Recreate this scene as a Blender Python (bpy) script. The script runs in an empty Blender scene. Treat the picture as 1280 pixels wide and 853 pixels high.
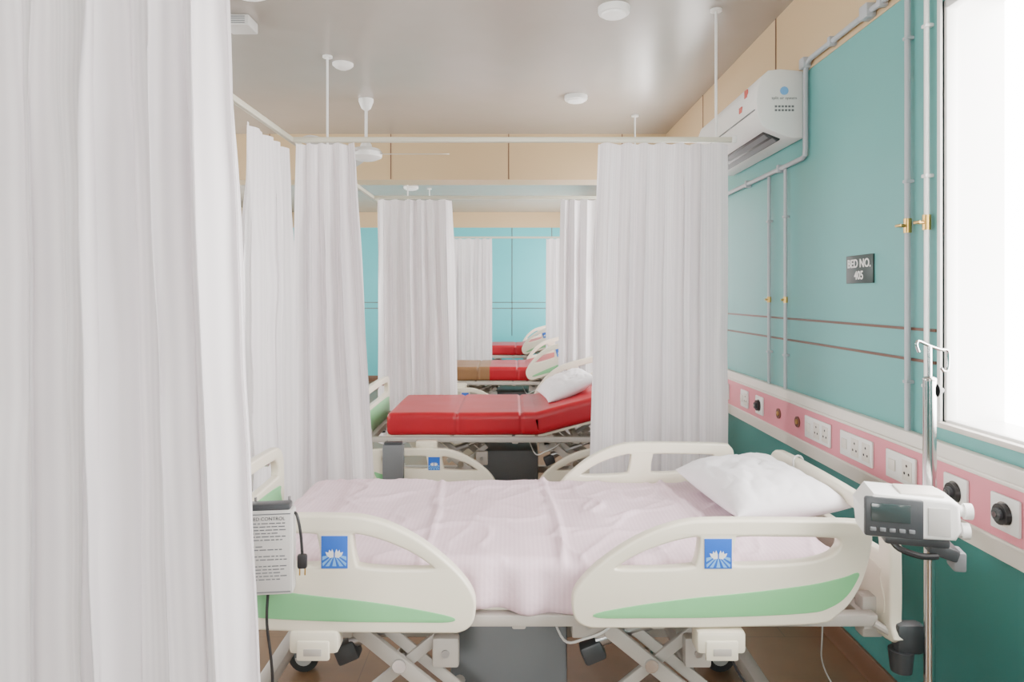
import bpy, bmesh, math, random
from mathutils import Vector, Matrix, noise
random.seed(4)
SC=bpy.context.scene
COL=SC.collection

# ------------------------------------------------------------------ materials
MATS={}
def mat(name,color,rough=0.5,metal=0.0,bump=0.0,bscale=20,var=0.0,coat=0.0,spec=0.5,emit=None,estr=0,stretch=(1,1,1)):
    if name in MATS: return MATS[name]
    m=bpy.data.materials.new(name); m.use_nodes=True
    nt=m.node_tree; p=nt.nodes['Principled BSDF']
    p.inputs['Base Color'].default_value=(*color,1)
    p.inputs['Roughness'].default_value=rough
    p.inputs['Metallic'].default_value=metal
    p.inputs['Coat Weight'].default_value=coat
    p.inputs['Specular IOR Level'].default_value=spec
    if emit:
        p.inputs['Emission Color'].default_value=(*emit,1); p.inputs['Emission Strength'].default_value=estr
    tc=nt.nodes.new('ShaderNodeTexCoord'); mp=nt.nodes.new('ShaderNodeMapping')
    mp.inputs['Scale'].default_value=stretch
    nt.links.new(tc.outputs['Object'],mp.inputs['Vector'])
    nz=nt.nodes.new('ShaderNodeTexNoise'); nz.inputs['Scale'].default_value=bscale; nz.inputs['Detail'].default_value=3
    nt.links.new(mp.outputs['Vector'],nz.inputs['Vector'])
    if bump>0:
        b=nt.nodes.new('ShaderNodeBump'); b.inputs['Strength'].default_value=bump; b.inputs['Distance'].default_value=0.01
        nt.links.new(nz.outputs['Fac'],b.inputs['Height']); nt.links.new(b.outputs['Normal'],p.inputs['Normal'])
    v=max(var,0.02)
    mx=nt.nodes.new('ShaderNodeMix'); mx.data_type='RGBA'
    mx.inputs['A'].default_value=(*[c*(1-v) for c in color],1)
    mx.inputs['B'].default_value=(*[min(1,c*(1+v)) for c in color],1)
    nt.links.new(nz.outputs['Fac'],mx.inputs['Factor']); nt.links.new(mx.outputs['Result'],p.inputs['Base Color'])
    MATS[name]=m; return m

TEAL=mat('teal_paint',(0.125,0.385,0.37),0.40,var=0.06,bscale=2)
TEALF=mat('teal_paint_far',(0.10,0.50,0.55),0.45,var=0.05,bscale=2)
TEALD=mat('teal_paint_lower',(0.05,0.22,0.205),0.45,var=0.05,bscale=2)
CREAM=mat('cream_panel',(0.60,0.44,0.25),0.4,var=0.03,bscale=2)
CEIL=mat('ceiling_gloss_paint',(0.37,0.335,0.30),0.24,bump=0.06,bscale=5,var=0.04)
PINK=mat('pink_panel',(0.72,0.24,0.30),0.4)
OFFW=mat('offwhite_panel',(0.72,0.68,0.62),0.4)
PLAS=mat('cream_abs_plastic',(0.80,0.75,0.61),0.35,coat=0.15)
GREEN=mat('green_insert',(0.20,0.52,0.24),0.4)
BLUE=mat('blue_label',(0.02,0.13,0.60),0.35)
LBLUE=mat('light_blue_print',(0.18,0.45,0.82),0.4)
WHITE=mat('white_plastic',(0.80,0.80,0.78),0.35)
STEELW=mat('painted_steel',(0.46,0.43,0.39),0.4)
STEEL=mat('brushed_steel',(0.42,0.42,0.42),0.3,metal=0.8)
CHROME=mat('chrome',(0.62,0.62,0.62),0.15,metal=1.0)
BLACK=mat('black_plastic',(0.02,0.02,0.022),0.4)
DGREY=mat('dark_grey_plastic',(0.045,0.05,0.055),0.4)
MGREY=mat('mid_grey_plastic',(0.16,0.17,0.18),0.5)
RED=mat('red_vinyl',(0.40,0.004,0.016),0.36,bump=0.15,bscale=9,var=0.06)
BROWNV=mat('brown_vinyl',(0.25,0.13,0.055),0.45)
PILLOW=mat('pillow_cotton',(0.83,0.81,0.84),0.8,bump=0.35,bscale=14)
BROWN=mat('brown_strip',(0.14,0.06,0.04),0.4)
BRASS=mat('brass',(0.6,0.38,0.12),0.3,metal=0.9)
CONDUIT=mat('grey_conduit',(0.42,0.45,0.48),0.4)
SIGN=mat('sign_green_black',(0.02,0.04,0.036),0.35)
SKIRT=mat('brown_skirting',(0.15,0.075,0.04),0.4)
RAILM=mat('curtain_rail_cream',(0.58,0.56,0.45),0.4)
LABEL=mat('printed_grey_label',(0.52,0.51,0.49),0.5)
SCREEN=mat('lcd_screen',(0.04,0.055,0.055),0.12)
REDP=mat('red_print',(0.6,0.1,0.08),0.5)
DIFFUSER=mat('lamp_diffuser',(0.85,0.85,0.83),0.4,emit=(1,0.98,0.94),estr=0.15)
RUBBER=mat('rubber',(0.03,0.03,0.03),0.7)

def floor_mat():
    m=bpy.data.materials.new('vinyl_plank_floor'); m.use_nodes=True; nt=m.node_tree; p=nt.nodes['Principled BSDF']
    tc=nt.nodes.new('ShaderNodeTexCoord')
    br=nt.nodes.new('ShaderNodeTexBrick'); br.inputs['Scale'].default_value=1.0
    br.inputs['Brick Width'].default_value=1.2; br.inputs['Row Height'].default_value=0.6
    br.inputs['Mortar Size'].default_value=0.002
    br.inputs['Color1'].default_value=(0.24,0.14,0.075,1); br.inputs['Color2'].default_value=(0.22,0.13,0.07,1)
    br.inputs['Mortar'].default_value=(0.15,0.09,0.055,1)
    nz=nt.nodes.new('ShaderNodeTexNoise'); nz.inputs['Scale'].default_value=6
    mx=nt.nodes.new('ShaderNodeMix'); mx.data_type='RGBA'; mx.blend_type='MULTIPLY'; mx.inputs['Factor'].default_value=0.35
    nt.links.new(tc.outputs['Object'],br.inputs['Vector']); nt.links.new(tc.outputs['Object'],nz.inputs['Vector'])
    nt.links.new(br.outputs['Color'],mx.inputs['A']); nt.links.new(nz.outputs['Fac'],mx.inputs['B'])
    nt.links.new(mx.outputs['Result'],p.inputs['Base Color']); p.inputs['Roughness'].default_value=0.3
    return m
FLOOR=floor_mat()

def fabric_stripe(name,c1,c2,scale,rough=0.7,transl=0.0,bump=0.2,coord='UV',bs=9,stretch=(1,1,1)):
    m=bpy.data.materials.new(name); m.use_nodes=True; nt=m.node_tree; p=nt.nodes['Principled BSDF']
    tc=nt.nodes.new('ShaderNodeTexCoord')
    w=nt.nodes.new('ShaderNodeTexWave'); w.wave_type='BANDS'; w.bands_direction='X'; w.inputs['Scale'].default_value=scale
    w.inputs['Distortion'].default_value=0.3
    nt.links.new(tc.outputs[coord],w.inputs['Vector'])
    mx=nt.nodes.new('ShaderNodeMix'); mx.data_type='RGBA'
    mx.inputs['A'].default_value=(*c1,1); mx.inputs['B'].default_value=(*c2,1)
    nt.links.new(w.outputs['Fac'],mx.inputs['Factor']); nt.links.new(mx.outputs['Result'],p.inputs['Base Color'])
    p.inputs['Roughness'].default_value=rough
    mp=nt.nodes.new('ShaderNodeMapping'); mp.inputs['Scale'].default_value=stretch
    nt.links.new(tc.outputs['Object'],mp.inputs['Vector'])
    nz=nt.nodes.new('ShaderNodeTexNoise'); nz.inputs['Scale'].default_value=bs; nz.inputs['Detail'].default_value=4
    nt.links.new(mp.outputs['Vector'],nz.inputs['Vector'])
    b=nt.nodes.new('ShaderNodeBump'); b.inputs['Strength'].default_value=bump; b.inputs['Distance'].default_value=0.02
    nt.links.new(nz.outputs['Fac'],b.inputs['Height']); nt.links.new(b.outputs['Normal'],p.inputs['Normal'])
    if transl>0:
        t=nt.nodes.new('ShaderNodeBsdfTranslucent'); ms=nt.nodes.new('ShaderNodeMixShader')
        nt.links.new(mx.outputs['Result'],t.inputs['Color']); ms.inputs[0].default_value=transl
        nt.links.new(p.outputs[0],ms.inputs[1]); nt.links.new(t.outputs[0],ms.inputs[2])
        nt.links.new(ms.outputs[0],nt.nodes['Material Output'].inputs['Surface'])
    return m
CURT=fabric_stripe('satin_curtain',(0.88,0.845,0.865),(0.81,0.775,0.80),14,0.40,0.30,0.28,bs=5,stretch=(1,1,0.35))
SHEET=fabric_stripe('pink_striped_sheet',(0.80,0.62,0.69),(0.75,0.56,0.64),22,0.75,0,0.5,'Object',bs=7)

# ------------------------------------------------------------------ mesh builder
def smooth(me,ang=35):
    me.shade_smooth()
    try: me.set_sharp_from_angle(angle=math.radians(ang))
    except Exception: pass

class MB:
    def __init__(s): s.bm=bmesh.new(); s.mats=[]
    def mi(s,m):
        if m not in s.mats: s.mats.append(m)
        return s.mats.index(m)
    def merge(s,tb,m,M=None):
        if M is not None: tb.transform(M)
        i=s.mi(m)
        bmesh.ops.recalc_face_normals(tb,faces=tb.faces)
        for f in tb.faces: f.material_index=i
        me=bpy.data.meshes.new('t'); tb.to_mesh(me); tb.free()
        s.bm.from_mesh(me); bpy.data.meshes.remove(me)
    def box(s,c,size,m,bev=0.0,rot=None,seg=2):
        tb=bmesh.new(); bmesh.ops.create_cube(tb,size=1.0)
        tb.transform(Matrix.Diagonal((*size,1)))
        if bev>0: bmesh.ops.bevel(tb,geom=tb.edges[:]+tb.verts[:],offset=min(bev,min(size)*0.49),segments=seg,profile=0.5,affect='EDGES')
        M=Matrix.Translation(c)
        if rot is not None: M=M@rot
        s.merge(tb,m,M)
    def bb(s,a,b,m,bev=0.0):
        s.box([(a[i]+b[i])/2 for i in range(3)],[abs(b[i]-a[i]) for i in range(3)],m,bev)
    def cyl(s,p0,p1,r,m,seg=16,r2=None):
        p0=Vector(p0);p1=Vector(p1);d=p1-p0
        tb=bmesh.new(); bmesh.ops.create_cone(tb,cap_ends=True,segments=seg,radius1=r,radius2=r if r2 is None else r2,depth=d.length)
        M=Matrix.Translation((p0+p1)/2)@d.to_track_quat('Z','Y').to_matrix().to_4x4()
        s.merge(tb,m,M)
    def sph(s,c,r,m,sc=(1,1,1),seg=16):
        tb=bmesh.new(); bmesh.ops.create_uvsphere(tb,u_segments=seg,v_segments=seg//2+2,radius=r)
        s.merge(tb,m,Matrix.Translation(c)@Matrix.Diagonal((*sc,1)))
    def tube(s,pts,r,m,seg=10,closed=False):
        pts=[Vector(p) for p in pts]; n=len(pts); tb=bmesh.new(); rings=[]
        up=None
        for i,p in enumerate(pts):
            if closed: t=(pts[(i+1)%n]-pts[i-1]).normalized()
            else: t=((pts[min(i+1,n-1)])-(pts[max(i-1,0)])).normalized()
            if up is None:
                up=Vector((0,0,1)) if abs(t.z)<0.9 else Vector((1,0,0))
            a=(up-t*up.dot(t)).normalized(); up=a; b=t.cross(a)
            rings.append([tb.verts.new(p+(a*math.cos(2*math.pi*k/seg)+b*math.sin(2*math.pi*k/seg))*r) for k in range(seg)])
        R=n if closed else n-1
        for i in range(R):
            A=rings[i];B=rings[(i+1)%n]
            for k in range(seg): tb.faces.new((A[k],A[(k+1)%seg],B[(k+1)%seg],B[k]))
        if not closed:
            tb.faces.new(rings[0]); tb.faces.new(rings[-1])
        s.merge(tb,m)
    def lathe(s,prof,m,M=None,seg=28):
        tb=bmesh.new(); rings=[]
        for r,z in prof:
            rings.append([tb.verts.new((max(r,1e-4)*math.cos(2*math.pi*k/seg),max(r,1e-4)*math.sin(2*math.pi*k/seg),z)) for k in range(seg)])
        for i in range(len(rings)-1):
            for k in range(seg): tb.faces.new((rings[i][k],rings[i][(k+1)%seg],rings[i+1][(k+1)%seg],rings[i+1][k]))
        tb.faces.new(rings[0]); tb.faces.new(rings[-1])
        s.merge(tb,m,M)
    def shape(s,outs,depth,bev,m,M,off=0.0):
        cu=bpy.data.curves.new('c','CURVE'); cu.dimensions='2D'; cu.fill_mode='BOTH'
        for o in outs:
            sp=cu.splines.new('POLY'); sp.points.add(len(o)-1); sp.use_cyclic_u=True
            for i,q in enumerate(o): sp.points[i].co=(q[0],q[1],0,1)
        cu.extrude=max(depth/2-bev,0); cu.bevel_depth=bev; cu.bevel_resolution=3; cu.offset=off
        ob=bpy.data.objects.new('c',cu); COL.objects.link(ob)
        dg=bpy.context.evaluated_depsgraph_get(); dg.update()
        me=bpy.data.meshes.new_from_object(ob.evaluated_get(dg))
        bpy.data.objects.remove(ob); bpy.data.curves.remove(cu)
        tb=bmesh.new(); tb.from_mesh(me); bpy.data.meshes.remove(me)
        bmesh.ops.remove_doubles(tb,verts=tb.verts,dist=1e-5)
        s.merge(tb,m,M)
    def text(s,txt,size,m,M,depth=0.0005,bold=0.0):
        cu=bpy.data.curves.new('t','FONT'); cu.body=txt; cu.size=size; cu.extrude=depth; cu.align_x='CENTER'; cu.align_y='CENTER'; cu.offset=bold
        ob=bpy.data.objects.new('t',cu); COL.objects.link(ob)
        dg=bpy.context.evaluated_depsgraph_get(); dg.update()
        me=bpy.data.meshes.new_from_object(ob.evaluated_get(dg))
        bpy.data.objects.remove(ob); bpy.data.curves.remove(cu)
        tb=bmesh.new(); tb.from_mesh(me); bpy.data.meshes.remove(me)
        s.merge(tb,m,M)
    def done(s,name,parent=None,loc=None,ang=35,rot=None):
        me=bpy.data.meshes.new(name); s.bm.to_mesh(me); s.bm.free()
        for m in s.mats: me.materials.append(m)
        smooth(me,ang)
        ob=bpy.data.objects.new(name,me); COL.objects.link(ob)
        if parent: ob.parent=parent
        if loc: ob.location=loc
        if rot: ob.rotation_euler=rot
        return ob

def cr(pts,n=5):
    out=[];L=len(pts)
    for i in range(L):
        p0,p1,p2,p3=[Vector(pts[(i+k-1)%L]) for k in range(4)]
        for j in range(n):
            t=j/n
            out.append(0.5*((2*p1)+(-p0+p2)*t+(2*p0-5*p1+4*p2-p3)*t*t+(-p0+3*p1-3*p2+p3)*t**3))
    return out
def cro(pts,n=6):
    out=[];L=len(pts)
    for i in range(L-1):
        p0,p1,p2,p3=[Vector(pts[min(max(i+k-1,0),L-1)]) for k in range(4)]
        for j in range(n):
            t=j/n
            out.append(0.5*((2*p1)+(-p0+p2)*t+(2*p0-5*p1+4*p2-p3)*t*t+(-p0+3*p1-3*p2+p3)*t**3))
    out.append(Vector(pts[-1])); return out
def empty(name,loc):
    e=bpy.data.objects.new(name,None); e.location=loc; e.empty_display_size=0.2; COL.objects.link(e); return e

# ------------------------------------------------------------------ room
W=1.40; XL=-4.5; Y0=-3.0; Y1=12.0; H=2.97; ZC=2.57
mb=MB(); mb.bb((XL-0.2,Y0-0.2,-0.1),(W+0.2,Y1+0.2,0),FLOOR); mb.done('floor')
mb=MB(); mb.bb((XL-0.2,Y0-0.2,H),(W+0.2,Y1+0.2,H+0.1),CEIL); mb.done('ceiling')

def wall_x(name,x0,x1,wins,zs,zt):
    mb=MB(); ys=Y0
    def seg(ya,yb,za,zb):
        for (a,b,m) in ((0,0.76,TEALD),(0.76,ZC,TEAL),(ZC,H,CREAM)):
            lo=max(a,za);hi=min(b,zb)
            if hi>lo: mb.bb((x0,ya,lo),(x1,yb,hi),m)
    for (a,b) in wins:
        seg(ys,a,0,H); seg(a,b,0,zs); seg(a,b,zt,H); ys=b
    seg(ys,Y1,0,H)
    return mb.done(name)
ZS,ZT=1.085,2.46
WR=[(-2.2,-0.6),(0.45,2.22),(4.55,5.75),(6.9,8.4),(9.7,11.4)]
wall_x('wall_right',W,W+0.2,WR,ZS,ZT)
WL=[(1.5,3.0),(5.0,7.0),(8.5,10.2)]  # out-of-view left windows, added to bring more daylight into the ward
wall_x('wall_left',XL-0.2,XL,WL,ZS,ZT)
mb=MB()
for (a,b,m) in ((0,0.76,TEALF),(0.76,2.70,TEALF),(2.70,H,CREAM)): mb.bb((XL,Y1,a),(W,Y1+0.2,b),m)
for z in (1.28,1.385): mb.bb((XL,Y1-0.004,z-0.006),(W,Y1,z+0.006),BROWN)
for x in (-1.2,0.0,0.7): mb.bb((x-0.006,Y1-0.004,0.8),(x+0.006,Y1,2.7),BROWN)
mb.done('wall_back')
mb=MB()
fx0,fx1=-2.2,-0.6
mb.bb((XL,Y0-0.2,0),(fx0,Y0,H),TEAL); mb.bb((fx1,Y0-0.2,0),(W,Y0,H),TEAL)
mb.bb((fx0,Y0-0.2,0),(fx1,Y0,0.9),TEAL); mb.bb((fx0,Y0-0.2,2.5),(fx1,Y0,H),CREAM)
mb.done('wall_front')

def portal(c,sx,sy,d):
    l=bpy.data.lights.new('window_portal','AREA'); l.shape='RECTANGLE'; l.size=sx; l.size_y=sy; l.energy=1
    l.cycles.is_portal=True
    o=bpy.data.objects.new('window_portal',l); o.location=c
    o.rotation_euler=Vector(d).to_track_quat('-Z','Y').to_euler(); COL.objects.link(o)
wn=1
def window(a,b,x,sgn):
    global wn
    mb=MB(); fw=0.03
    xa,xb=x+sgn*0.004,x+sgn*0.04
    xo=x+sgn*0.198
    mb.bb((xa,a,ZS),(xb,a+fw,ZT),WHITE,0.006); mb.bb((xa,b-fw*0.5,ZS),(xb,b,ZT),WHITE,0.004)
    mb.bb((xa,a,ZS),(xb,b,ZS+0.015),WHITE,0.004); mb.bb((xa,a,ZT-fw),(xb,b,ZT),WHITE,0.006)
    mb.bb((xb,b-0.006,ZS),(xo,b,ZT),WHITE); mb.bb((xb,a,ZS),(xo,a+0.006,ZT),WHITE)
    mb.bb((xb,a,ZS),(xo,b,ZS+0.006),WHITE); mb.bb((xb,a,ZT-0.006),(xo,b,ZT),WHITE)
    m=(a+b)/2-0.2; mb.bb((xa,m-0.02,ZS),(xb,m+0.02,ZT),WHITE,0.006)
    mb.bb((x-sgn*0.02,a-0.03,ZS-0.012),(x+sgn*0.05,b+0.03,ZS+0.006),OFFW,0.004)
    mb.bb((x-sgn*0.008,b,ZS),(x+sgn*0.02,b+0.018,ZT+0.03),WHITE,0.003)
    mb.bb((x-sgn*0.008,a-0.018,ZS),(x+sgn*0.02,a,ZT+0.03),WHITE,0.003)
    mb.done('window_%d'%wn); wn+=1
    portal((x+sgn*0.199,(a+b)/2,(ZS+ZT)/2),b-a,ZT-ZS,(-sgn,0,0))
for a,b in WR: window(a,b,W,1)
for a,b in WL: window(a,b,XL,-1)
mb=MB()  # unseen window behind the camera, added as fill for the curtain fronts
for x in (fx0,-1.42,fx1-0.05): mb.bb((x,Y0-0.16,0.9),(x+0.05,Y0-0.1,2.5),WHITE,0.006)
mb.bb((fx0,Y0-0.16,0.9),(fx1,Y0-0.1,0.95),WHITE); mb.bb((fx0,Y0-0.16,2.45),(fx1,Y0-0.1,2.5),WHITE)
mb.done('window_%d'%wn)
portal(((fx0+fx1)/2,Y0-0.19,1.7),fx1-fx0,1.6,(0,1,0))

# beam, joints
mb=MB(); mb.bb((XL,6.2,2.555),(W,6.5,H),CREAM)
for x in (-3.4,-2.2,-1.1,-0.03,1.0): mb.bb((x-0.004,6.197,2.56),(x+0.004,6.2,H),BROWN)
mb.done('ceiling_beam')
mb=MB()
for y in (3.62,5.0,1.9): mb.bb((W-0.003,y-0.005,ZC),(W,y+0.005,H),BROWN)
mb.bb((W-0.004,2.3,ZC-0.005),(W,6.2,ZC+0.004),CREAM)
mb.done('trim_1')
mb=MB()
for z in (1.385,1.278): mb.bb((W-0.006,2.25,z-0.005),(W,Y1,z+0.005),BROWN)
mb.done('trim_2')
mb=MB(); mb.bb((W-0.015,Y0,0),(W,Y1,0.1),SKIRT,0.003); mb.done('baseboard_right')
mb=MB(); mb.bb((XL,Y1-0.015,0),(W-0.015,Y1,0.1),SKIRT,0.003); mb.done('baseboard_back')

# ------------------------------------------------------------------ bed-head service panel on the wall
mb=MB()
PX=W-0.035
mb.bb((PX,0.3,0.758),(W,Y1,1.03),OFFW,0.006)
mb.bb((PX-0.004,0.3,0.82),(PX,Y1,0.98),PINK)
mb.bb((PX-0.010,0.3,0.976),(PX,Y1,0.988),OFFW,0.003); mb.bb((PX-0.010,0.3,0.812),(PX,Y1,0.824),OFFW,0.003)
def plate(y,w,kind):
    z=0.90; x=PX-0.004
    mb.bb((x-0.010,y-w/2,z-0.05),(x,y+w/2,z+0.05),WHITE,0.004)
    if kind=='socket':
        n=3 if w>0.2 else 2
        for i in range(n):
            yy=y-w/2+w*(i+0.5)/n
            if i==n-1: mb.bb((x-0.015,yy-0.02,z-0.02),(x-0.009,yy+0.02,z+0.02),OFFW,0.002)
            else:
                mb.bb((x-0.012,yy-0.028,z-0.035),(x-0.009,yy+0.028,z+0.035),OFFW,0.002)
                for dy,dz in ((0,0.017),(-0.013,-0.01),(0.013,-0.01)):
                    mb.cyl((x-0.0125,yy+dy,z+dz),(x-0.010,yy+dy,z+dz),0.005,BLACK,10)
    else:
        mb.cyl((x-0.012,y,z),(x-0.009,y,z),0.034,CHROME,24)
        mb.cyl((x-0.024,y,z),(x-0.011,y,z),0.029,BLACK,24)
        mb.cyl((x-0.034,y,z),(x-0.023,y,z),0.017,DGREY,24)
        mb.cyl((x-0.038,y,z),(x-0.033,y,z),0.008,CHROME,16)
for off in (0,2.45,5.4,8.5):
    for y,w,k in ((3.03,0.25,'socket'),(2.69,0.25,'socket'),(2.38,0.18,'socket'),(2.085,0.11,'knob'),(1.875,0.11,'knob'),(3.74,0.11,'knob'),(3.98,0.12,'socket')):
        if 0.4<y+off<11.8: plate(y+off,w,k)
    for y in (3.48,3.25):
        if y+off<11.8:
            mb.cyl((PX-0.010,y+off,0.9),(PX-0.002,y+off,0.9),0.026,BROWN,20); mb.cyl((PX-0.014,y+off,0.9),(PX-0.009,y+off,0.9),0.012,BRASS,16)
mb.done('bed_head_panel')

# ------------------------------------------------------------------ conduits on the wall
mb=MB(); cx=W-0.018
mb.tube([(cx,2.41,2.60)]+[(cx,y,2.60) for y in (2.5,3.0,3.16)]+[(cx,3.20,2.585),(cx,3.215,2.55),(cx,3.215,2.2),(cx,3.22,2.165),(cx,3.25,2.155),(cx,3.5,2.155),(cx,6.15,2.155)],0.012,CONDUIT)
for y in (2.55,2.95,3.52,4.0): 
    z=2.6 if y<3.2 else 2.155
    mb.bb((W-0.034,y-0.012,z-0.02),(W,y+0.012,z+0.02),CONDUIT,0.003)
mb.bb((W-0.04,3.19,2.57),(W,3.24,2.62),CONDUIT,0.005); mb.bb((W-0.04,2.62,2.575),(W,2.68,2.63),CONDUIT,0.005)
mb.done('electrical_conduit')
for nm,y,zt,r,c in (('gas_pipe',3.67,2.14,0.009,CONDUIT),('gas_pipe',3.45,2.14,0.009,CONDUIT),('gas_pipe',2.385,2.965,0.010,CONDUIT),('gas_pipe',2.275,2.965,0.0085,WHITE)):
    mb=MB(); mb.cyl((cx,y,1.03),(cx,y,zt),r,c,12)
    if y>3:
        mb.cyl((cx,y,1.465),(cx,y,1.495),0.0115,BRASS,12); mb.cyl((cx,y,1.48),(cx-0.022,y,1.48),0.006,BRASS,10)
    else:
        zv=1.745
        mb.cyl((cx,y,zv-0.025),(cx,y,zv+0.025),0.013,BRASS,12); mb.cyl((cx,y,zv),(cx-0.030,y,zv),0.006,BRASS,10); mb.bb((cx-0.036,y-0.018,zv-0.005),(cx-0.028,y+0.018,zv+0.005),BRASS,0.003)
    for z in (1.2,1.9,2.4):
        if z<zt: mb.bb((W-0.03,y-0.013,z-0.006),(W,y+0.013,z+0.006),c,0.003)
    mb.done(nm)

# ------------------------------------------------------------------ sign
mb=MB(); mb.bb((W-0.008,2.635,1.550),(W,2.845,1.664),SIGN,0.002)
Mt=Matrix(((0,0,-1,0),(-1,0,0,0),(0,1,0,0),(0,0,0,1)))
mb.text('BED NO.',0.047,WHITE,Matrix.Translation((W-0.0085,2.74,1.629))@Mt,0.0008,0.0009)
mb.text('405',0.047,WHITE,Matrix.Translation((W-0.0085,2.74,1.581))@Mt,0.0008,0.0009)
mb.done('bed_number_sign')

# ------------------------------------------------------------------ air conditioner
mb=MB()
prof=[(1.39,2.575),(1.28,2.585),(1.225,2.578),(1.19,2.548),(1.172,2.50),(1.165,2.43),(1.172,2.36),(1.19,2.32),(1.215,2.30),(1.31,2.262),(1.34,2.255),(1.39,2.255)]
M=Matrix(((1,0,0,0),(0,0,1,3.78),(0,1,0,0),(0,0,0,1)))
mb.shape([prof],1.04,0.006,WHITE,M,-0.006)
d=Vector((1.31-1.215,0,2.262-2.30)); ang=math.atan2(-d.z,d.x)
R=Matrix.Rotation(ang,4,'Y')
mb.box((1.262,3.78,2.279),(0.090,0.92,0.012),BLACK,0.003,R)
for t in (-0.026,0.018): mb.box((1.262+t*math.cos(ang),3.78,2.271-t*math.sin(ang)),(0.030,0.90,0.004),MGREY,0.001,Matrix.Rotation(ang+0.3,4,'Y'))
mb.bb((1.163,3.28,2.392),(1.174,4.28,2.396),MGREY)
Me=Matrix(((1,0,0,0),(0,0,-1,0),(0,1,0,0),(0,0,0,1)))
y=3.259
mb.cyl((1.30,y-0.0004,2.48),(1.30,y+0.002,2.48),0.020,LBLUE,20)
mb.text('split air system',0.02,MGREY,Matrix.Translation((1.30,y,2.445))@Me)
for r in range(2):
    for i in range(6): mb.bb((1.255+i*0.016,y-0.0005,2.40-r*0.018),(1.266+i*0.016,y+0.001,2.41-r*0.018),MGREY)
mb.bb((1.17,3.40,2.49),(1.176,3.44,2.53),REDP); mb.bb((1.163,3.46,2.43),(1.172,3.50,2.46),REDP)
mb.bb((1.388,3.4,2.27),(1.4,4.2,2.55),MGREY)
mb.done('air_conditioner',ang=30)

# ------------------------------------------------------------------ curtain rails
ZR=2.30; RX=1.13
mb=MB()
rods=(1.42,3.5,5.55,9.35)
for y in rods:
    mb.bb((-RX-0.2 if y<2 else -RX-0.014,y-0.012,ZR-0.013),(W if y>5 else 1.14,y+0.012,ZR+0.013),RAILM,0.004)
    if y<5: mb.bb((1.125,y-0.018,ZR-0.018),(1.148,y+0.018,ZR+0.018),WHITE,0.004)
mb.bb((-RX-0.012,1.42,ZR-0.013),(-RX+0.012,9.35,ZR+0.013),RAILM,0.004)
for (x,y) in ((1.046,3.5),(-RX,4.18),(-RX,1.9),(1.046,1.42),(-RX,7.4),(1.0,5.55),(-RX,9.35)):
    mb.cyl((x,y,ZR),(x,y,H-0.001),0.007,WHITE,10); mb.cyl((x,y,H-0.012),(x,y,H-0.001),0.03,WHITE,16)
mb.done('curtain_rail')

# ------------------------------------------------------------------ curtains
def curtain(p0,p1,z0,z1,folds,amp,seed,b0=None,b1=None,ex=0.8):
    p0=Vector(p0);p1=Vector(p1);b0=Vector(b0) if b0 else p0;b1=Vector(b1) if b1 else p1
    nx=int(folds*18); nz=70
    dirv=(p1-p0).normalized(); nrm=Vector((-dirv.y,dirv.x))
    bm=bmesh.new(); uvl=bm.loops.layers.uv.new('UVMap'); V=[]
    for j in range(nz+1):
        v=j/nz; row=[]
        for i in range(nx+1):
            u=i/nx
            edge=min(1,u*8,(1-u)*8)
            warp=0.055*noise.noise((u*3.1+seed,0,seed))+0.025*noise.noise((u*8,v*1.3,seed*3))*(0.3+v)
            ph=2*math.pi*folds*(u+warp*edge)+seed
            a=amp*(0.45+0.55*min(1,v*4))*(0.85+1.0*noise.noise((u*folds*0.6+seed*2,v*0.9,3.1)))
            s=math.sin(ph); s=math.copysign(abs(s)**0.8,s); s2=math.sin(2*ph+1.3*seed)
            off=a*(s+0.30*s2*noise.noise((u*4,v,seed+5))*2)
            off+=0.015*noise.noise((u*folds*1.7,v*1.8,seed))*min(1,v*3)+0.008*noise.noise((u*5,v*9,seed+8))
            off+=0.007*noise.noise((u*7+v*6,v*4-u*3,seed+2))
            al=0.35*a*math.sin(2*ph)
            base=(p0.lerp(p1,u)).lerp(b0.lerp(b1,u),v**ex)
            q=base+nrm*off+dirv*al
            zz=z1+(z0-z1)*v
            if j==0: zz-=0.004*(1+math.cos(ph))
            row.append(bm.verts.new((q.x,q.y,zz)))
        V.append(row)
    for j in range(nz):
        for i in range(nx):
            f=bm.faces.new((V[j][i],V[j][i+1],V[j+1][i+1],V[j+1][i])); f.smooth=True
            for lp,(a,b) in zip(f.loops,((i,j),(i+1,j),(i+1,j+1),(i,j+1))):
                lp[uvl].uv=(a/nx*folds*0.25,b/nz*2)
    me=bpy.data.meshes.new('privacy_curtain'); bm.to_mesh(me); bm.free(); me.materials.append(CURT)
    ob=bpy.data.objects.new('privacy_curtain',me); COL.objects.link(ob); return ob
ZTc=2.284; ZB=0.30
curtain((-1.32,1.47),(-0.76,1.48),ZB,ZTc,5,0.032,1.3,(-1.32,1.47),(-0.72,1.48))
curtain((-0.86,1.36),(-0.567,1.37),ZB,ZTc,3,0.044,2.6,(-0.82,1.36),(-0.475,1.37),1.15)
curtain((-RX,2.88),(-RX,3.42),ZB,2.24,4,0.036,4.1,(-RX,2.88),(-RX+0.02,3.42))
curtain((-RX+0.03,3.5),(-0.80,3.5),ZB,ZTc,4,0.042,5.2,(-RX+0.02,3.5),(-0.68,3.5),1.0)
curtain((0.44,3.5),(1.105,3.5),ZB,ZTc,7,0.038,6.7,(0.385,3.5),(1.105,3.5))
curtain((-RX+0.03,5.55),(-0.50,5.55),ZB,ZTc,6,0.042,7.4,(-RX+0.03,5.55),(-0.45,5.55))
curtain((0.40,5.55),(1.12,5.55),ZB,ZTc,8,0.040,8.8,(0.38,5.55),(1.12,5.55))
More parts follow.
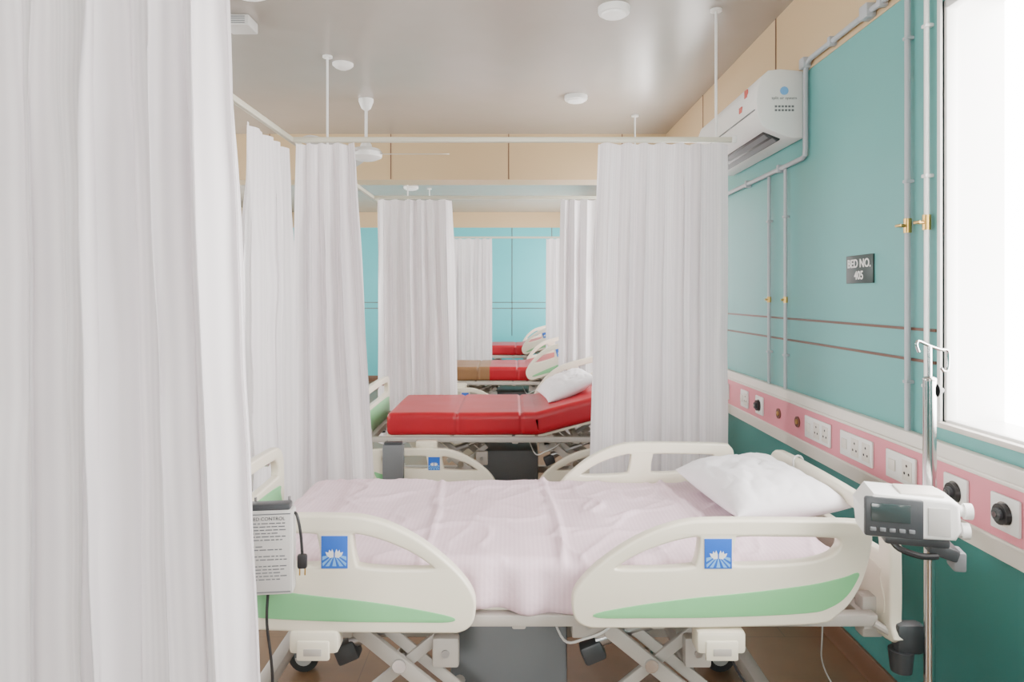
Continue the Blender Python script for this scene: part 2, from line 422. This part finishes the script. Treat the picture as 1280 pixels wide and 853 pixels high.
curtain((-RX+0.03,9.35),(-0.28,9.35),ZB,ZTc,8,0.040,9.9)
curtain((0.47,9.35),(1.12,9.35),ZB,ZTc,7,0.040,11.2)

# ------------------------------------------------------------------ beds
S=0.002227
RO=[(717,752),(722,735),(740,714),(765,694),(790,678),(820,664),(850,655),(880,651.5),(960,651),(1062,653),(1078,657),(1085,668),(1083,690),(1074,722),(1060,748),(1042,766),(1018,776),(900,780),(760,781),(735,780),(721,771)]
HA=[(768,711),(778,700),(802,687),(835,675),(862,669),(873,669),(875,676),(870,703),(862,709),(820,712)]
HB=[(916,674),(924,668),(980,668),(1036,669),(1047,672),(1049,680),(1043,690),(1028,698),(998,704),(950,707),(918,707),(912,700)]
GI=[(746,764),(800,754),(860,746),(940,738),(1010,729),(1050,720),(1068,714),(1067,722),(1054,742),(1034,756),(1004,763),(900,768),(800,769),(750,769)]
def uv(l,kx=1,kz=1): return [Vector(((x-717)*S*kx,(781-y)*S*kz)) for x,y in l]
def side_rail(par,name,s,y,z0,face,tilt=0.0,x0=None,kx=1.0,kz=1.0):
    mb=MB()
    xs=x0 if x0 is not None else (0.17 if s>0 else -0.105)
    M=Matrix(((s,0,0,0),(0,0,face,0),(0,1,0,0),(0,0,0,1)))
    mb.shape([cr(uv(RO,kx,kz),4),cr(uv(HA,kx,kz),4),cr(uv(HB,kx,kz),4)],0.040,0.008,PLAS,M,-0.003)
    def outer(w): return Matrix(((s,0,0,0),(0,0,face,face*w),(0,1,0,0),(0,0,0,1)))
    mb.shape([cr(uv(GI,kx,kz),4)],0.006,0.0015,GREEN,outer(0.0195))
    mb.shape([uv([(879,708),(912,708),(912,672),(879,672)],kx,kz)],0.006,0.001,BLUE,outer(0.0195))
    c=uv([(895.5,692)],kx,kz)[0]
    for k in range(7):
        an=math.radians(-90+(k-3)*25)
        def pt(a,r): 
            q=Vector((math.cos(a)*r,math.sin(a)*r)); q.x=max(-0.033,min(0.033,q.x)); q.y=max(-0.033,q.y); return c+q
        mb.shape([[pt(an-0.05,0.008),pt(an-0.12,0.046),pt(an+0.12,0.046),pt(an+0.05,0.008)]],0.0065,0.0,LBLUE,outer(0.0200))
    for sg in (-1,1):
        h=[Vector((sg*a,b)) for a,b in ((0.002,-0.008),(0.002,0.004),(0.006,0.014),(0.009,0.006),(0.014,0.012),(0.016,0.004),(0.024,0.006),(0.021,-0.002),(0.012,-0.010))]
        mb.shape([[c+q for q in h]],0.0065,0,WHITE,outer(0.0206))
    ob=mb.done(name,par,loc=(xs,y,z0))
    if tilt: ob.rotation_euler=(0,-tilt,0)
    return ob

def rbox(nx,ny,nz,size,r,fn=None):
    bm=bmesh.new(); vd={}
    def gv(i,j,k):
        key=(i,j,k)
        if key not in vd:
            p=Vector(((i/nx-0.5)*size[0],(j/ny-0.5)*size[1],(k/nz-0.5)*size[2]))
            h=Vector(size)/2; q=Vector([max(-h[a]+r,min(h[a]-r,p[a])) for a in range(3)])
            dd=p-q
            if dd.length>1e-6:
                p=q+dd.normalized()*r
            if fn: p=fn(p)
            vd[key]=bm.verts.new(p)
        return vd[key]
    for i in range(nx):
        for j in range(ny):
            bm.faces.new((gv(i,j,0),gv(i,j+1,0),gv(i+1,j+1,0),gv(i+1,j,0)))
            bm.faces.new((gv(i,j,nz),gv(i+1,j,nz),gv(i+1,j+1,nz),gv(i,j+1,nz)))
    for i in range(nx):
        for k in range(nz):
            bm.faces.new((gv(i,0,k),gv(i+1,0,k),gv(i+1,0,k+1),gv(i,0,k+1)))
            bm.faces.new((gv(i,ny,k),gv(i,ny,k+1),gv(i+1,ny,k+1),gv(i+1,ny,k)))
    for j in range(ny):
        for k in range(nz):
            bm.faces.new((gv(0,j,k),gv(0,j,k+1),gv(0,j+1,k+1),gv(0,j+1,k)))
            bm.faces.new((gv(nx,j,k),gv(nx,j+1,k),gv(nx,j+1,k+1),gv(nx,j,k+1)))
    return bm

HX=0.17
def bendf(p,ang,zh):
    if ang==0 or p.x<=HX: return p
    dx=p.x-HX; dz=p.z-zh
    return Vector((HX+dx*math.cos(ang)-dz*math.sin(ang),p.y,zh+dx*math.sin(ang)+dz*math.cos(ang)))
def ridge(t,w): return math.exp(-(t/w)**2)

def hospital_bed(y0,style,back=0.0,rails=('up','up','down','up')):
    E=empty('hospital_bed',(0,y0,0))
    mb=MB()
    for y in (0.20,0.78):
        mb.bb((-0.85,y-0.025,0.17),(0.85,y+0.025,0.22),STEELW,0.006)
    for x in (-0.83,0.83): mb.bb((x-0.025,0.12,0.17),(x+0.025,0.86,0.22),STEELW,0.006)
    for x in (-0.83,0.83):
        for y in (0.14,0.84):
            mb.cyl((x,y,0.12),(x,y,0.2),0.018,STEEL,12)
            mb.bb((x-0.035,y-0.03,0.06),(x+0.035,y-0.022,0.13),MGREY,0.003); mb.bb((x-0.035,y+0.022,0.06),(x+0.035,y+0.03,0.13),MGREY,0.003)
            mb.bb((x-0.035,y-0.03,0.12),(x+0.035,y+0.03,0.135),MGREY,0.003)
            mb.cyl((x,y-0.02,0.06),(x,y+0.02,0.06),0.06,RUBBER,24); mb.cyl((x,y-0.023,0.06),(x,y+0.023,0.06),0.035,LABEL,20)
    for cxm in (-0.36,0.40):
        for y in (0.17,0.80):
            a=Vector((cxm-0.17,y,0.54)); b=Vector((cxm+0.20,y,0.24))
            dd=b-a; an=math.atan2(dd.z,dd.x)
            mb.box((a+b)/2,(dd.length,0.022,0.045),STEELW,0.005,Matrix.Rotation(-an,4,'Y'))
            mb.box((a+b)/2+Vector((0.05,0.035,0.01)),(dd.length*0.9,0.012,0.035),STEELW,0.004,Matrix.Rotation(-an,4,'Y'))
            a2=Vector((cxm+0.19,y+0.03,0.50)); b2=Vector((cxm-0.13,y+0.03,0.24))
            dd=b2-a2; an=math.atan2(dd.z,dd.x)
            mb.box((a2+b2)/2,(dd.length,0.02,0.035),STEELW,0.005,Matrix.Rotation(-an,4,'Y'))
            mb.cyl((cxm+0.02,y-0.02,0.385),(cxm+0.02,y+0.06,0.385),0.020,CHROME,14)
            mb.bb((cxm-0.22,y-0.02,0.47),(cxm-0.12,y+0.02,0.555),STEELW,0.006)
            mb.bb((cxm+0.12,y-0.02,0.38),(cxm+0.20,y+0.02,0.47),STEELW,0.008)
            for q in ((cxm-0.17,0.51),(cxm+0.16,0.425),(cxm+0.19,0.25)): mb.cyl((q[0],y-0.026,q[1]),(q[0],y+0.02,q[1]),0.012,STEEL,12)
        for z,x in ((0.52,cxm-0.17),(0.25,cxm+0.19)): mb.cyl((x,0.15,z),(x,0.83,z),0.018,STEELW,12)
        mb.cyl((cxm-0.14,0.22,0.43),(cxm+0.07,0.22,0.50),0.022,STEEL,14); mb.cyl((cxm+0.05,0.22,0.495),(cxm+0.17,0.22,0.54),0.012,CHROME,12)
        mb.box((cxm-0.15,0.22,0.40),(0.07,0.06,0.06),DGREY,0.01,Matrix.Rotation(-0.4,4,'Y'))
    mb.bb((-0.20,0.32,0.20),(0.18,0.74,0.44),MGREY,0.012)
    mb.tube(cro([(0.12,0.30,0.50),(0.16,0.2,0.44),(0.22,0.15,0.47),(0.28,0.14,0.50),(0.33,0.18,0.53)],6),0.004,WHITE,8)
    mb.tube(cro([(0.62,0.12,0.53),(0.66,0.10,0.40),(0.74,0.12,0.30),(0.78,0.2,0.22)],6),0.004,BLACK,8)
    mb.done('base_frame',E)
    mb=MB()
    for y in (0.075,0.895): mb.bb((-0.95,y-0.02,0.550),(1.05,y+0.02,0.585),STEELW,0.006)
    for x in (-0.93,-0.36,0.02,0.42,1.03): mb.bb((x-0.02,0.06,0.54),(x+0.02,0.91,0.58),STEELW,0.006)
    for x in (-0.95,1.055):
        for y in (0.12,0.85): mb.bb((x-0.03,y-0.025,0.50),(x+0.03,y+0.025,0.62),STEELW,0.006)
    for x in (-1.01,1.10):
        for y in (0.03,0.94):
            mb.box((x+0.02 if x>0 else x-0.02,y,0.535),(0.085,0.05,0.09),DGREY,0.02)
            mb.cyl((x,y,0.44),(x,y,0.50),0.028,DGREY,16,0.034)
            mb.cyl((x-0.06 if x>0 else x+0.06,y+(0.03 if y<0.5 else -0.03),0.56),(x,y,0.53),0.012,STEELW,10)
    for x in (-0.545,0.575):
        for y,fs in ((0.0,-1),(0.97,1)):
            mb.bb((x-0.068,y-0.03,0.515),(x+0.068,y+0.035,0.578),PLAS,0.012)
            mb.bb((x-0.045,y-0.036,0.50),(x+0.045,y-0.02,0.555),PLAS,0.006)
            mb.bb((x-0.025,y-0.038,0.515),(x+0.025,y-0.034,0.535),STEELW,0.002)
            yy=0.075 if y<0.5 else 0.895
            for dx in (-0.04,0.04): mb.bb((x+dx-0.012,min(y,yy),0.53),(x+dx+0.012,max(y,yy),0.55),STEEL,0.003)
    mb.done('upper_frame',E)
    mb=MB()
    for a,b in ((-0.82,-0.40),(-0.38,0.0),(0.02,0.15)): mb.bb((a,0.09,0.575),(b,0.88,0.592),PLAS,0.004)
    ca,sa=math.cos(back),math.sin(back)
    L=0.80
    mb.box((HX+L/2*ca,0.485,0.584+L/2*sa),(L,0.79,0.016),PLAS,0.004,Matrix.Rotation(-back,4,'Y'))
    if back>0.05:
        for y in (0.3,0.67): mb.cyl((0.42,y,0.56),(HX+0.5*ca,y,0.58+0.5*sa),0.014,STEEL,10)
    mb.done('deck',E)
    def fm(p):
        q=Vector((p.x+0.08,p.y+0.485,p.z+0.668))
        if style=='sheet':
            up=max(0,(p.z+0.075)/0.15)
            if p.z>0.03:
                q.z+=0.010*noise.noise((q.x*2.5,q.y*3,1))+0.007*noise.noise((q.x*8,q.y*4,5))
                n1=noise.noise((q.x*4+q.y*2,q.y*5-q.x,9)); q.z+=0.009*math.exp(-abs(n1)*16)
                n2=noise.noise((q.x*6-q.y*3,q.y*3+q.x*2,15)); q.z+=0.009*math.exp(-abs(n2)*20)*(1 if q.x>0.2 else 0.5)
                for xc,w,h in ((-0.27,0.011,0.010),(0.14,0.012,0.013),(-0.62,0.02,0.004),(0.62,0.014,0.010)):
                    q.z+=h*ridge(q.x-xc-0.015*math.sin(q.y*5),w)
            for s in (-1,1):
                if (p.y*s)>0.40:
                    k=(1-up)
                    q.y+=s*(0.012*k+0.014*(1-0.5*up)*math.sin(q.x*27+3*math.sin(q.x*6))*(0.3+k)+0.012*noise.noise((q.x*12,q.z*7,2)))
            if p.z<-0.03: q.z-=0.020*noise.noise((q.x*5,0,0))+0.006
        else:
            for xc in (-0.36,0.06):
                q.z-=0.010*ridge(q.x-xc,0.010)*(1 if p.z>0 else 0)
                if abs(p.y)>0.4: q.y-=math.copysign(0.008*ridge(q.x-xc,0.010),p.y)
            q.z+=0.004*noise.noise((q.x*4,q.y*4,y0))
        return bendf(q,back,0.60)
    bm=rbox(220,70,10,(1.79,0.86,0.148),0.035,fm)
    mb=MB()
    if style=='mixed':
        mb.merge(bm,RED); i=mb.mi(BROWNV)
        for f in mb.bm.faces:
            if f.calc_center_median().x<-0.24: f.material_index=i
    else: mb.merge(bm,SHEET if style=='sheet' else RED)
    mb.done('mattress',E,ang=70)
    for nm,x,zt in (('headboard',1.085,0.875),('footboard',-0.965,0.885)):
        mb=MB(); w=0.90; y_0=0.035
        o=cr([(0.02,0.0),(0.0,0.06),(0.0,0.24),(0.012,0.30),(0.05,0.335),(0.12,0.345),(w/2,0.35),(w-0.12,0.345),(w-0.05,0.335),(w-0.012,0.30),(w,0.24),(w,0.06),(w-0.02,0.0),(w/2,-0.005)],5)
        h=cr([(0.050,0.235),(0.055,0.28),(0.085,0.305),(0.14,0.315),(w/2,0.318),(w-0.14,0.315),(w-0.085,0.305),(w-0.055,0.28),(w-0.05,0.235),(w-0.09,0.222),(w/2,0.215),(0.09,0.222)],5)
        g=cr([(0.05,0.05),(0.045,0.16),(0.08,0.192),(w/2,0.198),(w-0.08,0.192),(w-0.045,0.16),(w-0.05,0.05),(w/2,0.035)],5)
        M=Matrix(((0,0,1,x),(1,0,0,y_0),(0,1,0,zt-0.35),(0,0,0,1)))
        mb.shape([o,h],0.036,0.008,PLAS,M); mb.shape([g],0.041,0.002,GREEN if x<0 else PLAS,M)
        for y in (0.16,0.81): mb.cyl((x,y,0.48),(x,y,zt-0.33),0.014,STEEL,12)
        if x<0: mb.tube(cro([(x-0.02,0.66,0.82),(x-0.05,0.68,0.835),(x-0.05,0.76,0.835),(x-0.05,0.82,0.83),(x-0.02,0.86,0.82)],5),0.011,CHROME,10)
        else:
            mb.bb((x-0.05,0.62,zt-0.14),(x-0.015,0.68,zt-0.05),MGREY,0.006)
            mb.tube(cro([(x-0.03,0.65,zt-0.05),(x-0.02,0.68,zt+0.01),(x+0.02,0.7,zt+0.005),(x+0.04,0.72,zt-0.1),(x+0.03,0.7,zt-0.25)],5),0.004,LABEL,8)
        mb.done(nm,E)
    specs=(('rail_near_foot',-1,0.0,-1),('rail_near_head',1,0.0,-1),('rail_far_foot',-1,0.97,1),('rail_far_head',1,0.97,1))
    for (nm,s,y,f),st in zip(specs,rails):
        z=0.587 if s>0 else 0.573
        kx=1.0 if s>0 else 0.965; kz=1.0 if s>0 else 1.09
        if y>0.5: kx=0.90
        xo=0.185 if (y>0.5 and s>0) else None
        if st=='up':
            if back>0.05 and s>0: side_rail(E,nm,s,y,z+0.02,f,back,xo,kx,kz)
            else: side_rail(E,nm,s,y,z+(0.004 if y>0.5 else 0),f,0,xo,kx,kz)
        elif st=='down': side_rail(E,nm,s,y+f*0.06,0.245,f,0,xo,kx,1.0)
    return E
hospital_bed(1.9,'sheet',0.0,('up','up','down','up'))
hospital_bed(4.36,'red',0.26,('down','down','down','up'))
hospital_bed(7.2,'mixed',0.26,('down','up','down','up'))
hospital_bed(10.35,'red',0.26,('down','up','down','up'))

# ------------------------------------------------------------------ pillows
def pillow(loc,sx,sy,th,rot,seed):
    bm=bmesh.new(); n=56; top=[];bot=[]
    def pt(u,v,s):
        t=((1-abs(u)**2.6)*(1-abs(v)**2.6))**0.5 if abs(u)<1 and abs(v)<1 else 0
        r=1-0.05*(1-abs(u)**2)*abs(v)**3; r2=1-0.06*(1-abs(v)**2)*abs(u)**3
        z=s*th/2*t*(1 if s>0 else 0.8)
        if s>0:
            z+=0.018*noise.noise((u*2.2,v*2.2,seed))*t
            z-=0.010*math.exp(-abs(noise.noise((u*2.5+v,v*3,seed+3)))*12)*t
            z+=0.006*noise.noise((u*8,v*6,seed+3))*t
        return (u*sx/2*r2,v*sy/2*r,z)
    for i in range(n+1):
        a=[];b=[]
        for j in range(n+1):
            u=math.sin((i/n-0.5)*math.pi);v=math.sin((j/n-0.5)*math.pi)
            vt=bm.verts.new(pt(u,v,1)); a.append(vt)
            b.append(vt if i in(0,n) or j in(0,n) else bm.verts.new(pt(u,v,-1)))
        top.append(a);bot.append(b)
    for i in range(n):
        for j in range(n):
            bm.faces.new((top[i][j],top[i+1][j],top[i+1][j+1],top[i][j+1]))
            bm.faces.new((bot[i][j],bot[i][j+1],bot[i+1][j+1],bot[i+1][j]))
    mb=MB(); mb.merge(bm,PILLOW); return mb.done('pillow',None,loc,80,rot)
pillow((0.87,2.44,0.82),0.39,0.58,0.17,(0,-0.05,0.10),1)
pillow((0.39,4.93,0.855),0.38,0.58,0.16,(0,-0.42,0.1),2)

# ------------------------------------------------------------------ control box on side rail
def control_box(loc,rz,m,cords):
    E=empty('bed_control_box',loc)
    mb=MB(); mb.box((0,0,0),(0.130,0.050,0.228),m,0.008)
    mb.box((0,-0.001,0.119),(0.112,0.040,0.02),DGREY,0.005)
    if m is LABEL:
        mb.box((0,-0.0255,0.0),(0.116,0.002,0.205),WHITE if False else LABEL,0.0005)
        for z in (0.104,-0.104): mb.box((0,-0.0262,z),(0.118,0.0012,0.003),MGREY)
        for k in range(18):
            if k in (6,12): continue
            x=-0.052
            while x<0.045:
                w=random.uniform(0.006,0.018)
                if x+w>0.05: break
                mb.box((x+w/2,-0.0268,0.080-k*0.0088),(w,0.0006,0.0030),MGREY); x+=w+0.003
                if random.random()<0.05: break
        mb.text('BED CONTROL',0.013,DGREY,Matrix.Translation((0,-0.0268,0.092))@Me)
    for x in (-0.045,0.045): mb.tube(cro([(x,0.015,0.07),(x,0.03,0.11),(x,0.03,0.135)],4),0.004,STEEL,8)
    mb.done('housing',E)
    if cords:
        mb=MB()
        mb.tube(cro([(0.06,0,0.10),(0.072,-0.01,0.095),(0.082,-0.012,0.05),(0.087,-0.012,-0.01)],6),0.004,BLACK,8)
        mb.box((0.087,-0.012,-0.03),(0.026,0.016,0.04),BLACK,0.006)
        for dx in (-0.007,0.007): mb.cyl((0.087+dx,-0.012,-0.05),(0.087+dx,-0.012,-0.068),0.002,BRASS,8)
        mb.tube(cro([(-0.005,0,-0.11),(-0.008,0,-0.2),(0.004,0.01,-0.35),(0.0,0.03,-0.6),(0.02,0.08,-0.785),(0.1,0.14,-0.795)],8),0.004,BLACK,8)
        mb.done('power_cord',E)
    E.rotation_euler=(0,0,rz); return E
control_box((-0.655,1.848,0.812),0.12,LABEL,True)
control_box((-0.74,4.262,0.46),0.0,MGREY,False)

# ------------------------------------------------------------------ iv pole with infusion pump
E=empty('iv_pole',(1.15,1.88,0))
mb=MB()
mb.cyl((0,0,0.10),(0,0,0.95),0.0145,CHROME,18); mb.cyl((0,0,0.93),(0,0,1.27),0.017,CHROME,18); mb.cyl((0,0,0.91),(0,0,0.95),0.022,BLACK,18)
mb.cyl((0,0,1.27),(0,0,1.36),0.006,CHROME,12)
mb.sph((0,0,1.27),0.018,CHROME,(1,1,0.5))
mb.tube(cro([(-0.030,0,1.345),(-0.036,0,1.365),(-0.03,0,1.375),(0,0,1.362),(0.03,0,1.352),(0.048,0,1.35),(0.052,0,1.335),(0.050,0,1.30),(0.040,0,1.292),(0.032,0,1.30)],5),0.004,CHROME,8)
mb.cyl((0.017,0,1.24),(0.040,0,1.24),0.020,BLACK,14,0.004)
for k in range(5):
    a=2*math.pi*k/5+0.3; c,s=math.cos(a)*0.20,math.sin(a)*0.20
    mb.tube(cro([(0,0,0.12),(c*0.5,s*0.5,0.105),(c,s,0.075)],5),0.012,CHROME,10)
    mb.cyl((c,s,0.05),(c,s,0.08),0.008,BLACK,10)
    mb.cyl((c-0.01*math.sin(a),s+0.01*math.cos(a),0.026),(c+0.01*math.sin(a),s-0.01*math.cos(a),0.026),0.026,BLACK,16)
mb.cyl((0,0,0.09),(0,0,0.14),0.03,BLACK,18)
mb.done('stand',E)
E=empty('infusion_pump',(1.02,1.775,0.937))
mb=MB()
bodyo=[(-0.105,-0.050),(-0.112,0.02),(-0.085,0.060),(0.09,0.055),(0.108,0.045),(0.112,-0.02),(0.10,-0.045),(-0.09,-0.052)]
M=Matrix(((1,0,0,0),(0,0,1,0),(0,1,0,0),(0,0,0,1)))
mb.shape([bodyo],0.13,0.010,WHITE,M,-0.01)
mb.box((-0.040,-0.062,0.002),(0.135,0.016,0.100),DGREY,0.006)
mb.box((-0.048,-0.071,0.015),(0.090,0.004,0.046),SCREEN,0.002)
for i in range(5): mb.box((-0.088+i*0.022,-0.071,-0.028),(0.014,0.005,0.010),MGREY,0.002)
mb.box((0.062,-0.066,0.0),(0.05,0.004,0.070),LABEL,0.002)
mb.box((0.03,0.0,0.058),(0.10,0.09,0.010),OFFW,0.004)
for z,x in ((0.02,0.118),(-0.03,0.112)):
    mb.cyl((x-0.015,-0.02,z),(x+0.012,-0.02,z),0.014,WHITE,16); mb.cyl((x+0.010,-0.02,z),(x+0.028,-0.02,z),0.020,WHITE,20)
mb.box((0.02,0.0,-0.062),(0.15,0.08,0.026),DGREY,0.008)
mb.box((0.088,0.03,-0.090),(0.07,0.10,0.034),DGREY,0.008,Matrix.Rotation(0.3,4,'Y'))
mb.box((0.125,0.02,-0.115),(0.03,0.06,0.05),MGREY,0.006)
mb.box((0.03,0.055,-0.03),(0.05,0.03,0.06),DGREY,0.008)
mb.tube(cro([(-0.04,-0.02,-0.06),(-0.02,-0.03,-0.085),(0.03,-0.03,-0.10),(0.07,-0.02,-0.10)],5),0.008,BLACK,8)
mb.done('housing',E)
E.rotation_euler=(0,0,-0.28)

mb=MB(); mb.tube(cro([(1.20,2.6,0.75),(1.15,2.5,0.60),(1.0,2.2,0.42),(1.05,2.3,0.25),(1.15,2.35,0.06),(1.1,2.6,0.006),(0.7,2.5,0.006)],8),0.0025,LABEL,8); mb.done('call_bell_cable')

# ------------------------------------------------------------------ ceiling fittings
def ceil_lamp(x,y,r,name='ceiling_light'):
    mb=MB()
    mb.lathe([(r,0),(r,-0.02),(r*0.94,-0.032),(r*0.80,-0.034)],WHITE,Matrix.Translation((x,y,H)))
    mb.lathe([(r*0.82,-0.030),(r*0.74,-0.042),(r*0.4,-0.050),(0.0,-0.052)],DIFFUSER,Matrix.Translation((x,y,H)))
    mb.done(name)
ceil_lamp(0.52,3.48,0.082); ceil_lamp(0.47,5.02,0.085); ceil_lamp(-1.25,3.24,0.10); ceil_lamp(-1.36,9.2,0.1); ceil_lamp(0.4,8.4,0.1)
mb=MB(); mb.lathe([(0.065,0),(0.065,-0.012),(0.05,-0.025),(0.03,-0.035),(0.0,-0.036)],WHITE,Matrix.Translation((-1.07,4.32,H))); mb.done('smoke_detector')
mb=MB(); mb.box((-1.44,3.62,H-0.03),(0.14,0.14,0.06),LABEL,0.01)
for i in range(4): mb.box((-1.44,3.549,H-0.015-i*0.011),(0.10,0.004,0.004),MGREY)
mb.done('ceiling_speaker')
def fan(x,y,zh,a0):
    E=empty('ceiling_fan',(x,y,zh))
    mb=MB(); top=H-zh
    mb.lathe([(0.055,top),(0.055,top-0.02),(0.035,top-0.07),(0.014,top-0.085)],WHITE,None)
    mb.cyl((0,0,0.05),(0,0,top-0.05),0.011,WHITE,12)
    mb.lathe([(0.015,0.11),(0.04,0.07),(0.045,0.05),(0.10,0.035),(0.12,0.01),(0.115,-0.025),(0.07,-0.045),(0.0,-0.05)],WHITE,None)
    mb.done('motor',E)
    for k in range(3):
        mb=MB()
        o=cr([(0.10,-0.025),(0.22,-0.055),(0.5,-0.068),(0.60,-0.060),(0.62,0),(0.60,0.055),(0.5,0.062),(0.22,0.05),(0.10,0.025)],4)
        mb.shape([o],0.005,0.001,LABEL,Matrix.Rotation(a0+k*2*math.pi/3,4,'Z')@Matrix.Rotation(0.2,4,'X'))
        mb.done('blade_%d'%(k+1),E)
fan(-1.09,5.1,2.56,0.0)

# ------------------------------------------------------------------ world & camera
w=bpy.data.worlds.new('daylight'); SC.world=w; w.use_nodes=True
bg=w.node_tree.nodes['Background']; bg.inputs[0].default_value=(1.0,0.965,0.945,1); bg.inputs[1].default_value=22.0
cam=bpy.data.cameras.new('camera'); co=bpy.data.objects.new('camera',cam); COL.objects.link(co)
co.location=(0,0,1.5); co.rotation_euler=(math.radians(90),0,0)
cam.sensor_width=36; cam.lens=24; cam.shift_y=-56.5/1280; cam.clip_start=0.05
SC.camera=co
